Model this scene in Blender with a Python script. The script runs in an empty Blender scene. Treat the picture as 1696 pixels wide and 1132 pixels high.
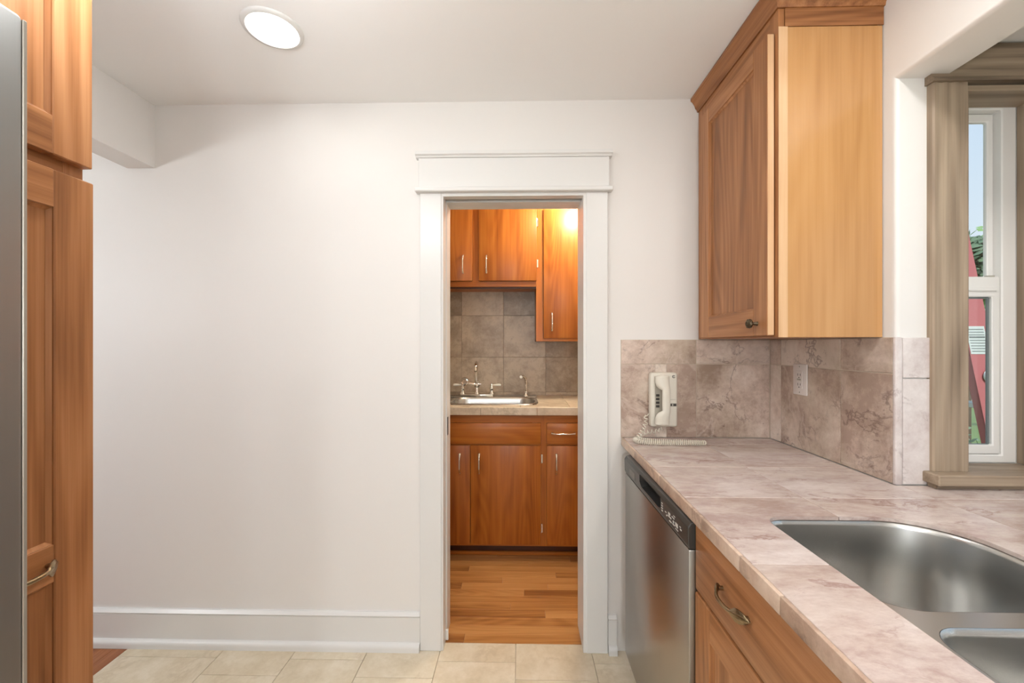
import bpy, bmesh, math, random
from mathutils import Vector, Matrix
random.seed(7)
SC = bpy.context.scene
COL = SC.collection
PI = math.pi

# ------------------------------------------------------------------ camera
cam_d = bpy.data.cameras.new('camera')
cam = bpy.data.objects.new('camera', cam_d); COL.objects.link(cam)
cam.location = (0, 0, 1.309)
cam.rotation_euler = (PI/2, 0, 0.0204)
cam_d.sensor_width = 36.0
cam_d.lens = 686.93/1696*36
cam_d.shift_y = 5.15/1696
cam_d.clip_start = 0.02
SC.camera = cam

# ------------------------------------------------------------------ view
SC.view_settings.view_transform = 'Standard'
SC.view_settings.look = 'None'
SC.view_settings.exposure = 0.31
SC.view_settings.gamma = 1.0
SC.view_settings.use_curve_mapping = False

# ------------------------------------------------------------------ sky
W = bpy.data.worlds.new('sky'); SC.world = W; W.use_nodes = True
wn = W.node_tree.nodes; wl = W.node_tree.links
wbg = wn['Background']; wbg.inputs['Strength'].default_value = 1.0
wtc = wn.new('ShaderNodeTexCoord'); wsp = wn.new('ShaderNodeSeparateXYZ')
wrp = wn.new('ShaderNodeValToRGB')
wl.new(wtc.outputs['Generated'], wsp.inputs[0]); wl.new(wsp.outputs['Z'], wrp.inputs[0])
wrp.color_ramp.elements[0].position = 0.0; wrp.color_ramp.elements[0].color = (0.74, 0.80, 0.86, 1)
wrp.color_ramp.elements[1].position = 0.7; wrp.color_ramp.elements[1].color = (0.42, 0.60, 0.86, 1)
wl.new(wrp.outputs[0], wbg.inputs['Color'])

# sun, high and behind the house wall, lights the garden seen through the bay window
sun_d = bpy.data.lights.new('sun', 'SUN'); sun_d.energy = 2.6; sun_d.angle = .009; sun_d.color = (1.0, .96, .88)
sun = bpy.data.objects.new('sun', sun_d); COL.objects.link(sun); sun.location = (3, -8, 9)
sun.rotation_euler = Vector((-.10, 1.0, -1.15)).to_track_quat('-Z', 'Y').to_euler()

# lamp powers (the lamps themselves are built further down)
CAN_POWER = 11.0
FILL_GLOW = 44.0      # emission of the added out-of-view fill globes
PANTRY_GLOW = 175.0
CAN_COLOR = (1.0, 0.985, 0.97)

# ================================================================== helpers
def lin(r, g, b):
    f = lambda c: (c/255/12.92) if c/255 <= 0.04045 else ((c/255+0.055)/1.055)**2.4
    return (f(r), f(g), f(b), 1)

WPOS = {}          # world position of each object (no object here is rotated unless noted)
def link(name, data, parent, world):
    o = bpy.data.objects.new(name, data); COL.objects.link(o)
    world = Vector(world)
    if parent is not None:
        o.parent = parent; o.location = world-WPOS[parent.name]
    else:
        o.location = world
    WPOS[o.name] = world
    return o

def finish(bm, name, mat, smooth=35):
    bmesh.ops.recalc_face_normals(bm, faces=bm.faces)
    me = bpy.data.meshes.new(name); bm.to_mesh(me); bm.free()
    if mat: me.materials.append(MAT[mat])
    if smooth:
        for p in me.polygons: p.use_smooth = True
        me.set_sharp_from_angle(angle=math.radians(smooth))
    return me

def obj(name, bm, mat, parent=None, smooth=35):
    """one mesh object; bm is in world coordinates, origin goes to the middle of its base"""
    lo = Vector((1e9,)*3); hi = Vector((-1e9,)*3)
    for v in bm.verts:
        for i in range(3):
            lo[i] = min(lo[i], v.co[i]); hi[i] = max(hi[i], v.co[i])
    org = Vector(((lo.x+hi.x)/2, (lo.y+hi.y)/2, lo.z))
    bmesh.ops.translate(bm, verts=bm.verts, vec=-org)
    return link(name, finish(bm, name, mat, smooth), parent, org)

def tag(o, label, cat=None, group=None, kind=None):
    o['label'] = label
    if cat: o['category'] = cat
    if group: o['group'] = group
    if kind: o['kind'] = kind
    return o

def thing(name, loc, label, cat, group=None, kind=None):
    o = link(name, None, None, loc); o.empty_display_size = 0.05
    return tag(o, label, cat, group, kind)

def B(): return bmesh.new()

def bx(bm, x0, x1, y0, y1, z0, z1, bev=0.0, seg=1):
    x0, x1 = min(x0, x1), max(x0, x1); y0, y1 = min(y0, y1), max(y0, y1); z0, z1 = min(z0, z1), max(z0, z1)
    t = bmesh.new()
    bmesh.ops.create_cube(t, size=1)
    for v in t.verts:
        v.co = Vector((x0+(v.co.x+.5)*(x1-x0), y0+(v.co.y+.5)*(y1-y0), z0+(v.co.z+.5)*(z1-z0)))
    if bev: bmesh.ops.bevel(t, geom=list(t.edges), offset=bev, segments=seg, affect='EDGES', profile=.5)
    merge(bm, t); return bm

def merge(bm, t):
    m = {}
    for v in t.verts: m[v] = bm.verts.new(v.co)
    for f in t.faces:
        try: bm.faces.new([m[v] for v in f.verts])
        except ValueError: pass
    t.free()

def box(*a, **k): return bx(B(), *a, **k)

def prism(bm, poly, axis, a, b, bev=0.0, seg=1):
    """poly: 2D points in the plane perpendicular to axis, extruded from a to b"""
    t = bmesh.new()
    def P(p, h):
        if axis == 'x': return Vector((h, p[0], p[1]))
        if axis == 'y': return Vector((p[0], h, p[1]))
        return Vector((p[0], p[1], h))
    A = [t.verts.new(P(p, a)) for p in poly]; C = [t.verts.new(P(p, b)) for p in poly]
    t.faces.new(A); t.faces.new(C)
    n = len(poly)
    for i in range(n): t.faces.new((A[i], A[(i+1) % n], C[(i+1) % n], C[i]))
    bmesh.ops.recalc_face_normals(t, faces=t.faces)
    if bev: bmesh.ops.bevel(t, geom=list(t.edges), offset=bev, segments=seg, affect='EDGES', profile=.5)
    merge(bm, t); return bm

def tube(bm, pts, r, seg=8, cap=True, flat=None, up=None):
    """sweep a circle (or an ellipse: flat = list of (ru, rv)) along pts"""
    pts = [Vector(p) for p in pts]; n = len(pts)
    rs = r if isinstance(r, (list, tuple)) else [r]*n
    rings = []; nrm = None
    for i, p in enumerate(pts):
        d = (pts[min(i+1, n-1)]-pts[max(i-1, 0)]).normalized()
        if up is not None: nrm = (Vector(up)-d*Vector(up).dot(d)).normalized()
        elif nrm is None:
            a = Vector((0, 0, 1)) if abs(d.z) < .9 else Vector((1, 0, 0))
            nrm = d.cross(a).normalized()
        else:
            nrm = (nrm-d*nrm.dot(d)).normalized()
        bn = d.cross(nrm)
        ru, rv = flat[i] if flat else (rs[i], rs[i])
        rings.append([bm.verts.new(p+nrm*math.cos(2*PI*k/seg)*ru+bn*math.sin(2*PI*k/seg)*rv) for k in range(seg)])
    for i in range(n-1):
        for k in range(seg):
            bm.faces.new((rings[i][k], rings[i][(k+1) % seg], rings[i+1][(k+1) % seg], rings[i+1][k]))
    if cap:
        bm.faces.new(rings[0]); bm.faces.new(rings[-1])
    return bm

def lathe(bm, prof, c, axis='z', seg=20):
    """prof: (radius, height) pairs along axis from centre c"""
    c = Vector(c); rings = []
    ax = {'x': Vector((1, 0, 0)), 'y': Vector((0, 1, 0)), 'z': Vector((0, 0, 1)), '-x': Vector((-1, 0, 0)), '-y': Vector((0, -1, 0)), '-z': Vector((0, 0, -1))}[axis]
    u = Vector((0, 0, 1)) if axis[-1] != 'z' else Vector((1, 0, 0)); v = ax.cross(u)
    for r, h in prof:
        r = max(r, 1e-5)
        rings.append([bm.verts.new(c+ax*h+(u*math.cos(2*PI*k/seg)+v*math.sin(2*PI*k/seg))*r) for k in range(seg)])
    for i in range(len(prof)-1):
        for k in range(seg):
            bm.faces.new((rings[i][k], rings[i][(k+1) % seg], rings[i+1][(k+1) % seg], rings[i+1][k]))
    bm.faces.new(rings[0]); bm.faces.new(rings[-1])
    return bm

def rrect(x0, x1, y0, y1, radii, n=8):
    """rounded rectangle, radii = (x1y1, x0y1, x0y0, x1y0), counter-clockwise"""
    out = []
    for (cx, cy, r, a0) in ((x1-radii[0], y1-radii[0], radii[0], 0), (x0+radii[1], y1-radii[1], radii[1], PI/2),
                            (x0+radii[2], y0+radii[2], radii[2], PI), (x1-radii[3], y0+radii[3], radii[3], 1.5*PI)):
        for k in range(n+1):
            a = a0+PI/2*k/n; out.append((cx+r*math.cos(a), cy+r*math.sin(a)))
    return out

def spline(pts, n=8):
    P = [Vector(p) for p in pts]; P = [P[0]*2-P[1]]+P+[P[-1]*2-P[-2]]; out = []
    for i in range(1, len(P)-2):
        for k in range(n):
            t = k/n
            out.append(.5*((2*P[i])+(P[i+1]-P[i-1])*t+(2*P[i-1]-5*P[i]+4*P[i+1]-P[i+2])*t*t+(3*P[i]-P[i-1]-3*P[i+1]+P[i+2])*t**3))
    out.append(P[-2]); return out

# ================================================================== materials
MAT = {}
class NT:
    def __init__(s, name):
        s.m = bpy.data.materials.new(name); s.m.use_nodes = True; MAT[name] = s.m
        s.n = s.m.node_tree.nodes; s.l = s.m.node_tree.links; s.b = s.n['Principled BSDF']
    def new(s, t, **k):
        x = s.n.new('ShaderNode'+t)
        for a, b in k.items(): setattr(x, a, b)
        return x
    def lk(s, a, b): s.l.new(a, b)
    def val(s, sock, v): s.b.inputs[sock].default_value = v
    def coords(s, scale=(1, 1, 1), rnd=7.0):
        tc = s.new('TexCoord'); oi = s.new('ObjectInfo'); mp = s.new('Mapping')
        mp.inputs['Scale'].default_value = scale
        mu = s.new('VectorMath', operation='SCALE'); cmb = s.new('CombineXYZ')
        for i in range(3): s.lk(oi.outputs['Random'], cmb.inputs[i])
        mu.inputs['Scale'].default_value = rnd; s.lk(cmb.outputs[0], mu.inputs[0])
        ad = s.new('VectorMath', operation='ADD'); s.lk(tc.outputs['Object'], ad.inputs[0]); s.lk(mu.outputs[0], ad.inputs[1])
        s.lk(ad.outputs[0], mp.inputs['Vector'])
        return mp.outputs[0], oi.outputs['Random'], ad.outputs[0]
    def noise(s, vec, scale, detail=3, rough=.5, dist=0):
        x = s.new('TexNoise'); x.inputs['Scale'].default_value = scale; x.inputs['Detail'].default_value = detail
        x.inputs['Roughness'].default_value = rough; x.inputs['Distortion'].default_value = dist
        s.lk(vec, x.inputs['Vector']); return x.outputs['Fac']
    def math(s, op, a, b=None, c=None):
        x = s.new('Math', operation=op)
        for i, v in enumerate((a, b, c)):
            if v is None: continue
            if isinstance(v, (int, float)): x.inputs[i].default_value = v
            else: s.lk(v, x.inputs[i])
        return x.outputs[0]
    def ramp(s, fac, stops):
        x = s.new('ValToRGB'); e = x.color_ramp.elements
        while len(e) < len(stops): e.new(.5)
        for i, (p, c) in enumerate(stops): e[i].position = p; e[i].color = c
        s.lk(fac, x.inputs[0]); return x.outputs[0]
    def mix(s, fac, a, b, mode='MIX'):
        x = s.new('MixRGB', blend_type=mode)
        for i, v in enumerate((fac, a, b)):
            if isinstance(v, (int, float)): x.inputs[i].default_value = v
            elif isinstance(v, tuple): x.inputs[i].default_value = v
            else: s.lk(v, x.inputs[i])
        return x.outputs[0]
    def bump(s, h, strength=.1, dist=.01):
        x = s.new('Bump'); x.inputs['Strength'].default_value = strength; x.inputs['Distance'].default_value = dist
        s.lk(h, x.inputs['Height']); s.lk(x.outputs[0], s.b.inputs['Normal'])

def m_plain(name, col, rough=.5, metal=0, coat=0, bump=0, bscale=200, spec=.5):
    t = NT(name); t.val('Base Color', col); t.val('Roughness', rough); t.val('Metallic', metal); t.val('Coat Weight', coat)
    t.val('Specular IOR Level', spec)
    if bump:
        v, r, raw = t.coords(); t.bump(t.noise(raw, bscale, 3), bump, .002)
    return t

def m_paint(name, col, rough=.55, var=.03):
    t = NT(name); v, r, raw = t.coords(rnd=0)
    n = t.noise(raw, 1.3, 3)
    c2 = tuple(c*(1-var) for c in col[:3])+(1,)
    t.lk(t.mix(n, col, c2), t.b.inputs['Base Color']); t.val('Roughness', rough)
    t.bump(t.noise(raw, 90, 3), .06, .002)

def m_wood(name, light, mid, dark, axis='z', rough=.38, coat=.08, ring=26, contrast=1.0, knots=0.0, obvar=.12):
    t = NT(name)
    sc = {'x': (1.1, 9, 9), 'y': (9, 1.1, 9), 'z': (9, 9, 1.1)}[axis]
    v, r, raw = t.coords(sc, 5.0)
    n = t.noise(v, .42, 2, .4, .15)
    rings = t.math('MULTIPLY_ADD', t.math('SINE', t.math('MULTIPLY', n, ring*6.0)), .5, .5)
    sc2 = {'x': (3, 210, 210), 'y': (210, 3, 210), 'z': (210, 210, 3)}[axis]
    v2, _, _ = t.coords(sc2, 5.0)
    fib = t.noise(v2, 1.0, 3, .6)
    sc3 = {'x': (.9, 22, 22), 'y': (22, .9, 22), 'z': (22, 22, .9)}[axis]
    v3, _, _ = t.coords(sc3, 9.0)
    broad = t.noise(v3, 1.0, 4, .6)
    f = t.math('ADD', t.math('MULTIPLY', rings, .10), t.math('ADD', t.math('MULTIPLY', fib, .26), t.math('MULTIPLY', broad, .76)))
    f = t.math('ADD', f, t.math('MULTIPLY_ADD', r, obvar, -obvar/2))
    col = t.ramp(f, [(.55-.22/contrast, dark), (.55, mid), (.55+.22/contrast, light)])
    if knots:
        kn = t.new('TexVoronoi'); kn.inputs['Scale'].default_value = 3.2; t.lk(raw, kn.inputs['Vector'])
        k = t.math('LESS_THAN', kn.outputs['Distance'], knots)
        col = t.mix(t.math('MULTIPLY', k, .65), col, tuple(c*.35 for c in dark[:3])+(1,))
    t.lk(col, t.b.inputs['Base Color']); t.val('Roughness', rough); t.val('Coat Weight', coat); t.val('Coat Roughness', .22); t.val('Specular IOR Level', .28)
    t.bump(fib, .05, .001)
    return t

def m_stone(name, cols, vein, scale=6, rough=.25, tint=.25, veinw=.03, pits=None, hue=None, vein_amt=.5, stretch=(1, 1, 1), pale=None):
    t = NT(name); raw, r, _ = t.coords(stretch, 11.0)
    warp = t.new('TexNoise'); warp.inputs['Scale'].default_value = scale*.4; warp.inputs['Detail'].default_value = 5; t.lk(raw, warp.inputs['Vector'])
    sc = t.new('VectorMath', operation='SCALE'); sc.inputs['Scale'].default_value = .14; t.lk(warp.outputs['Color'], sc.inputs[0])
    ad = t.new('VectorMath', operation='ADD'); t.lk(raw, ad.inputs[0]); t.lk(sc.outputs[0], ad.inputs[1])
    base = t.noise(ad.outputs[0], scale, 8, .68)
    fine = t.noise(raw, scale*7, 6, .75)
    f = t.math('ADD', t.math('MULTIPLY', base, .74), t.math('MULTIPLY', fine, .26))
    f = t.math('ADD', f, t.math('MULTIPLY_ADD', r, tint, -tint/2))
    col = t.ramp(f, [(.36, cols[0]), (.49, cols[1]), (.62, cols[2])])
    if hue:
        hm = t.math('MULTIPLY', t.math('SUBTRACT', t.noise(ad.outputs[0], scale*.55, 5, .6), .38), 2.6)
        col = t.mix(t.math('MINIMUM', t.math('MAXIMUM', hm, 0.0), .75), col, hue, 'MULTIPLY')
    vn = t.noise(ad.outputs[0], scale*.55, 7, .62, .4)
    ridge = t.math('ABSOLUTE', t.math('SUBTRACT', vn, .5))
    vm = t.math('MAXIMUM', t.math('SUBTRACT', 1.0, t.math('DIVIDE', ridge, veinw)), 0.0)
    brk = t.math('MAXIMUM', t.math('MINIMUM', t.math('MULTIPLY', t.math('SUBTRACT', t.noise(raw, scale*.9, 4), .46), 7.0), 1.0), 0.0)
    col = t.mix(t.math('MULTIPLY', t.math('MULTIPLY', vm, brk), vein_amt), col, vein)
    if pale:
        pn = t.noise(ad.outputs[0], scale*.42, 6, .6, .8); pr = t.math('ABSOLUTE', t.math('SUBTRACT', pn, .47))
        pv = t.math('MAXIMUM', t.math('SUBTRACT', 1.0, t.math('DIVIDE', pr, .03)), 0.0)
        col = t.mix(t.math('MULTIPLY', pv, .38), col, pale)
    if pits:
        pm = t.math('MAXIMUM', t.math('MINIMUM', t.math('MULTIPLY', t.math('SUBTRACT', t.noise(raw, scale*4, 6, .8), .60), 12.0), 1.0), 0.0)
        col = t.mix(t.math('MULTIPLY', pm, .45), col, pits)
    t.lk(col, t.b.inputs['Base Color']); t.val('Roughness', rough)
    t.bump(fine, .03, .002)

def m_steel(name, col, rough=.28, axis='z', amp=.12, bump=True):
    t = NT(name); sc = {'x': (3, 300, 300), 'y': (300, 3, 300), 'z': (300, 300, 3)}[axis]
    v, r, raw = t.coords(sc); n = t.noise(v, 1, 3, .6); n2 = t.noise(raw, 5, 3)
    t.val('Base Color', col); t.val('Metallic', 1)
    t.lk(t.math('ADD', rough-amp/2, t.math('MULTIPLY', t.math('ADD', t.math('MULTIPLY', n, .6), t.math('MULTIPLY', n2, .6)), amp)), t.b.inputs['Roughness'])
    if bump: t.bump(n, .03, .0005)

def m_emit(name, col, strength):
    t = NT(name); t.val('Base Color', (.9, .9, .9, 1)); t.val('Emission Color', col); t.val('Emission Strength', strength)

def m_glass(name, tint=(1, 1, 1, 1)):
    t = NT(name); tr = t.new('BsdfTransparent'); tr.inputs[0].default_value = tint
    gl = t.new('BsdfGlossy'); gl.inputs['Roughness'].default_value = .02
    mx = t.new('MixShader'); mx.inputs[0].default_value = .05
    t.lk(tr.outputs[0], mx.inputs[1]); t.lk(gl.outputs[0], mx.inputs[2])
    t.lk(mx.outputs[0], t.n['Material Output'].inputs[0])

m_paint('wall_paint', lin(234, 231, 227), .5)
m_paint('ceiling_paint', lin(249, 248, 246), .6)
m_paint('trim_paint', lin(228, 227, 224), .3, .02)
ALD = (lin(192, 138, 94), lin(164, 110, 68), lin(118, 74, 42))
for ax in 'xyz':
    m_wood('alder_'+ax, *ALD, axis=ax, ring=22, knots=.012 if ax == 'z' else 0)
m_wood('birch_panel', lin(204, 156, 102), lin(193, 143, 89), lin(170, 120, 70), axis='z', ring=20, rough=.2, coat=.6, contrast=.65)
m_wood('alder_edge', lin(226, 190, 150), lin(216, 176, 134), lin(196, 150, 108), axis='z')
FIR = (lin(190, 118, 48), lin(166, 94, 32), lin(128, 66, 20))
for ax in 'xz': m_wood('fir_'+ax, *FIR, axis=ax, ring=24, rough=.36, coat=.1, contrast=.8)
m_wood('toe_wood', lin(96, 52, 28), lin(80, 42, 22), lin(60, 30, 16), axis='x')
for ax in 'xz': m_wood('weathered_'+ax, lin(174, 155, 133), lin(150, 131, 111), lin(108, 92, 76), axis=ax, ring=16, rough=.5, coat=.1, contrast=1.15)
m_wood('oak_plank', lin(200, 146, 90), lin(180, 124, 70), lin(138, 86, 44), axis='x', ring=34, rough=.3, coat=.3, contrast=1.0, obvar=.3)
m_wood('oak_dark', lin(176, 112, 66), lin(156, 94, 52), lin(124, 70, 36), axis='y', ring=30, rough=.3, coat=.3)
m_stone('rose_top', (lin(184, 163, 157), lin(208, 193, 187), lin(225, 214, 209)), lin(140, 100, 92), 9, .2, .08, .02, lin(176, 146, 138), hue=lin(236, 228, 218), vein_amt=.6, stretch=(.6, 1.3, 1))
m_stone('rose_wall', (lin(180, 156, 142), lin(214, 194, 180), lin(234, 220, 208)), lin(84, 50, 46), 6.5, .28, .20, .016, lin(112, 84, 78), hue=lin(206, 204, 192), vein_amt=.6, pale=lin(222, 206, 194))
m_stone('rose_pale', (lin(202, 188, 184), lin(218, 208, 204), lin(230, 222, 218)), lin(150, 128, 126), 9, .25, .06, .015, vein_amt=.4)
m_stone('rose_edge', (lin(168, 140, 122), lin(196, 168, 148), lin(216, 192, 172)), lin(116, 86, 72), 10, .4, .16, .03)
m_stone('taupe_tile', (lin(138, 122, 106), lin(164, 147, 128), lin(188, 171, 151)), lin(178, 164, 148), 9, .35, .20, .02, lin(92, 78, 66))
m_stone('pantry_top', (lin(190, 170, 146), lin(208, 190, 166), lin(222, 206, 186)), lin(150, 128, 106), 9, .35, .12, .03)
m_stone('limestone', (lin(206, 190, 162), lin(217, 203, 178), lin(227, 215, 194)), lin(192, 174, 146), 7, .4, .07, .03)
m_plain('grout', lin(208, 194, 176), .9, bump=.2)
m_plain('grout_dark', lin(132, 114, 98), .9, bump=.2)
m_plain('steel_sink', lin(200, 199, 196), .27, 1)
m_steel('steel_door', lin(168, 164, 158), .30, 'z')
m_steel('steel_fridge', lin(146, 145, 142), .48, 'z')
m_plain('fridge_edge', lin(176, 172, 162), .35, .6)
m_plain('chrome', lin(226, 222, 216), .08, 1)
m_plain('bronze', lin(150, 132, 104), .28, 1, bump=.2, bscale=400)
m_plain('bronze_dark', lin(92, 80, 64), .4, 1)
m_plain('black_plastic', lin(40, 39, 38), .35)
m_plain('console_grey', lin(72, 70, 67), .32, .3)
m_plain('black_hole', lin(8, 8, 8), .5)
m_plain('badge_grey', lin(122, 118, 112), .35, .6)
m_plain('print_white', lin(214, 212, 206), .5)
m_plain('ivory', lin(222, 216, 202), .38)
m_plain('ivory_dark', lin(176, 170, 156), .5)
m_plain('cord_ivory', lin(224, 216, 200), .45)
m_plain('key_black', lin(58, 54, 50), .5)
m_plain('outlet_white', lin(226, 218, 212), .35)
m_plain('vinyl', lin(236, 234, 230), .35)
m_plain('gasket', lin(128, 134, 138), .5)
m_plain('porcelain', lin(240, 236, 228), .15, coat=.5)
m_plain('red_fibre', lin(198, 112, 116), .5, bump=.15, bscale=120)
m_plain('red_dark', lin(158, 84, 90), .55)
m_plain('aluminium', lin(196, 198, 200), .35, 1)
m_plain('paper_white', lin(220, 224, 224), .6)
m_plain('print_grey', lin(120, 124, 126), .6)
m_plain('bark', lin(92, 74, 58), .9, bump=.5, bscale=30)
m_plain('roof_ochre', lin(206, 160, 82), .8)
m_plain('dark_void', lin(70, 62, 54), .8)
def m_leaf(name, a, b):
    t = NT(name); v, r, raw = t.coords(); t.lk(t.mix(t.noise(raw, 3.0, 4), a, b), t.b.inputs['Base Color']); t.val('Roughness', .6)
m_leaf('leaf_green', lin(118, 160, 92), lin(176, 206, 140)); m_leaf('leaf_dark', lin(92, 116, 92), lin(128, 150, 116)); m_leaf('lawn', lin(96, 120, 66), lin(128, 150, 88))
m_emit('lens_glow', (1.0, .95, .88, 1), 6.0)
m_emit('fill_glow', (.93, .965, 1.0, 1), FILL_GLOW)
m_emit('pantry_glow', (1.0, .88, .68, 1), PANTRY_GLOW)
m_glass('pane_glass', (.96, .98, .97, 1))

# ================================================================== the room shell
D = 1.781           # kitchen face of the wall with the doorway
D2 = 1.92           # pantry face of it
HC = 2.355          # ceiling height
XR = 1.061          # right wall face
PB = 3.10           # pantry back wall face

def struct(name, bm, mat, label, smooth=35):
    return tag(obj(name, bm, mat, None, smooth), label, name.split('_')[0], None, 'structure')

# wall with the pocket-door opening
bm = B()
bx(bm, -4.2, -1.10, D, D2, 0, HC)
bx(bm, -1.10, -.345, D, 1.826, 0, 2.02); bx(bm, -1.10, -.345, 1.876, D2, 0, 2.02)
bx(bm, -1.10, .282, D, D2, 2.02, HC)
bx(bm, .282, 1.40, D, D2, 0, 1.95); bx(bm, .282, 1.40, D, D2, 1.95, HC)
wall_back = struct('wall_back', bm, 'wall_paint', 'off-white painted wall with the narrow pantry doorway')

# left wall (behind tall cabinet and refrigerator) and the header over the wide opening
bm = B()
prism(bm, [(.80, 0), (-3.4, 0), (-3.4, HC), (D, HC), (D, 2.081), (.80, 2.081)], 'x', -1.72, -1.598)
wall_left = struct('wall_left', bm, 'wall_paint', 'off-white header and wall beside the opening at the left')

# right wall with the opening of the sink bay
bm = B()
t = bmesh.new()
poly = [(D, 0), (1.195, 0), (1.195, 2.062), (-.45, 2.062), (-.45, 0), (-3.4, 0), (-3.4, HC), (D, HC)]
A = [t.verts.new((XR, *p)) for p in poly]; C = [t.verts.new((1.19, *p)) for p in poly]
t.faces.new(A); t.faces.new(C)
n = len(poly)
for i in range(n): t.faces.new((A[i], A[(i+1) % n], C[(i+1) % n], C[i]))
bmesh.ops.recalc_face_normals(t, faces=t.faces)
es = [e for e in t.edges if all(abs(v.co.x-XR) < 1e-4 for v in e.verts) and all((abs(v.co.y-1.195) < 1e-3 or abs(v.co.z-2.062) < 1e-3 or abs(v.co.y+.45) < 1e-3) for v in e.verts)]
bmesh.ops.bevel(t, geom=es, offset=.014, segments=4, affect='EDGES', profile=.5)
merge(bm, t)
bx(bm, XR, 1.19, -.45, 1.195, 0, .872)
wall_right = struct('wall_right', bm, 'wall_paint', 'off-white wall on the right with the wide opening of the sink bay')

# the bay itself
WX0, WX1, WZ0, WZ1 = 1.243, 1.475, .955, 2.03       # side window opening
bm = B()
bx(bm, 1.19, WX0, 1.195, 1.30, .5, 2.35); bx(bm, WX1, 1.74, 1.195, 1.30, .5, 2.35)
bx(bm, WX0, WX1, 1.195, 1.30, .5, WZ0); bx(bm, WX0, WX1, 1.195, 1.30, WZ1, 2.35)
bx(bm, 1.62, 1.74, -.45, 1.195, .5, .955); bx(bm, 1.62, 1.74, -.45, 1.195, 2.03, 2.35)
bx(bm, 1.62, 1.74, -.45, -.22, .955, 2.03); bx(bm, 1.62, 1.74, .97, 1.195, .955, 2.03)
bx(bm, 1.19, 1.74, -.55, -.45, .5, 2.35)
bx(bm, 1.19, 1.74, -.55, 1.30, .48, .50)
bx(bm, 1.19, 1.62, -.45, 1.195, 2.150, 2.35)
wall_bay = struct('wall_bay', bm, 'wall_paint', 'white walls and low ceiling of the sink bay')

# rest of the kitchen behind the viewpoint, adjoining room and pantry
bm = B()
bx(bm, -1.72, -1.05, -3.52, -3.4, 0, HC); bx(bm, .95, 1.19, -3.52, -3.4, 0, HC); bx(bm, -1.05, .95, -3.52, -3.4, 2.1, HC)
wall_rear = struct('wall_rear', bm, 'wall_paint', 'kitchen end wall with the wide patio opening')
bm = B()
bx(bm, -4.32, -4.2, -3.5, D2, 0, .9); bx(bm, -4.32, -4.2, -3.5, D2, 2.1, HC); bx(bm, -4.32, -4.2, -3.5, -1.6, .9, 2.1); bx(bm, -4.32, -4.2, 1.2, D2, .9, 2.1)
bx(bm, -4.2, -1.72, -3.52, -3.4, 0, HC)
wall_side = struct('wall_side', bm, 'wall_paint', 'walls of the adjoining room past the opening')
bm = B()
bx(bm, -1.30, 1.10, PB, PB+.1, 0, HC); bx(bm, -1.40, -1.30, D2, PB+.1, 0, HC); bx(bm, 1.0, 1.10, D2, PB, 0, HC)
wall_pantry = struct('wall_pantry', bm, 'wall_paint', 'pantry walls seen through the doorway')

bm = B(); bx(bm, -4.32, 1.19, -3.52, 3.20, HC, HC+.08)
ceiling = struct('ceiling', bm, 'ceiling_paint', 'smooth off-white ceiling')

# floors
bm = B(); bx(bm, -1.69, 1.19, -3.52, 1.815, -.06, -.006)
floor = struct('floor', bm, 'grout', 'beige limestone tile floor of the kitchen')
xs = [-1.69, -1.27, -.96, -.652, -.343, -.02, .302, .61, .92, 1.061]
ys = [1.815, 1.707, 1.40, 1.09, .78, .47, .16, -.15, -.46, -.77, -1.08, -1.39, -1.70, -2.01, -2.32, -2.63, -2.94, -3.25, -3.52]
FT = {}
for i in range(len(xs)-1):
    off = .088 if i % 2 else 0
    for j in range(len(ys)-1):
        y1 = ys[j]-(off if 0 < j else 0); y0 = ys[j+1]-(off if j+1 < len(ys)-1 else 0)
        if i == 6 and j == 0: y1, y0 = 1.815, 1.707
        w, h = round(xs[i+1]-xs[i]-.002, 3), round(y1-y0-.002, 3)
        if (w, h) not in FT:
            b = box(-w/2, w/2, -h/2, h/2, 0, .006, bev=.0006)
            FT[(w, h)] = finish(b, 'tile', 'limestone')
        link('tile', FT[(w, h)], floor, ((xs[i]+xs[i+1])/2, (y1+y0)/2, -.006))

bm = B(); bx(bm, -4.32, -1.692, -3.52, D, -.06, -.012)
floor_wood = struct('floor_adjoining', bm, 'oak_dark', 'reddish wood floor past the opening')
k = 0
x = -1.692
while x > -2.3:
    for (a, b_) in ((-3.4, -1.6), (-1.6, .1), (.1, 1.0+.25*(k % 3)), (1.0+.25*(k % 3), D)):
        obj('plank', box(x-.0565, x-.0005, a, b_-.001, -.012, -.001, bev=.0006), 'oak_dark', floor_wood)
    x -= .057; k += 1

bm = B(); bx(bm, -1.30, 1.0, 1.8155, PB, -.06, -.012)
floor_pantry = struct('floor_pantry', bm, 'toe_wood', 'honey oak strip floor of the pantry')
y = 1.8165; k = 0
joints = [(-.25,), (.31,), (-.41,), (.12,), (-.05,), (.35,), (.019,), (-.32, .147), (-.1,), (.2,), (-.3,), (.05,), (.3,), (-.15,)]
while y < 2.62:
    cuts = [-1.30]+list(joints[k % len(joints)])+[1.0]
    for a, b_ in zip(cuts[:-1], cuts[1:]):
        obj('plank', box(a+.0004, b_-.0004, y, y+.0564, -.012, 0, bev=.0007), 'oak_plank', floor_pantry)
    y += .0572; k += 1

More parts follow.
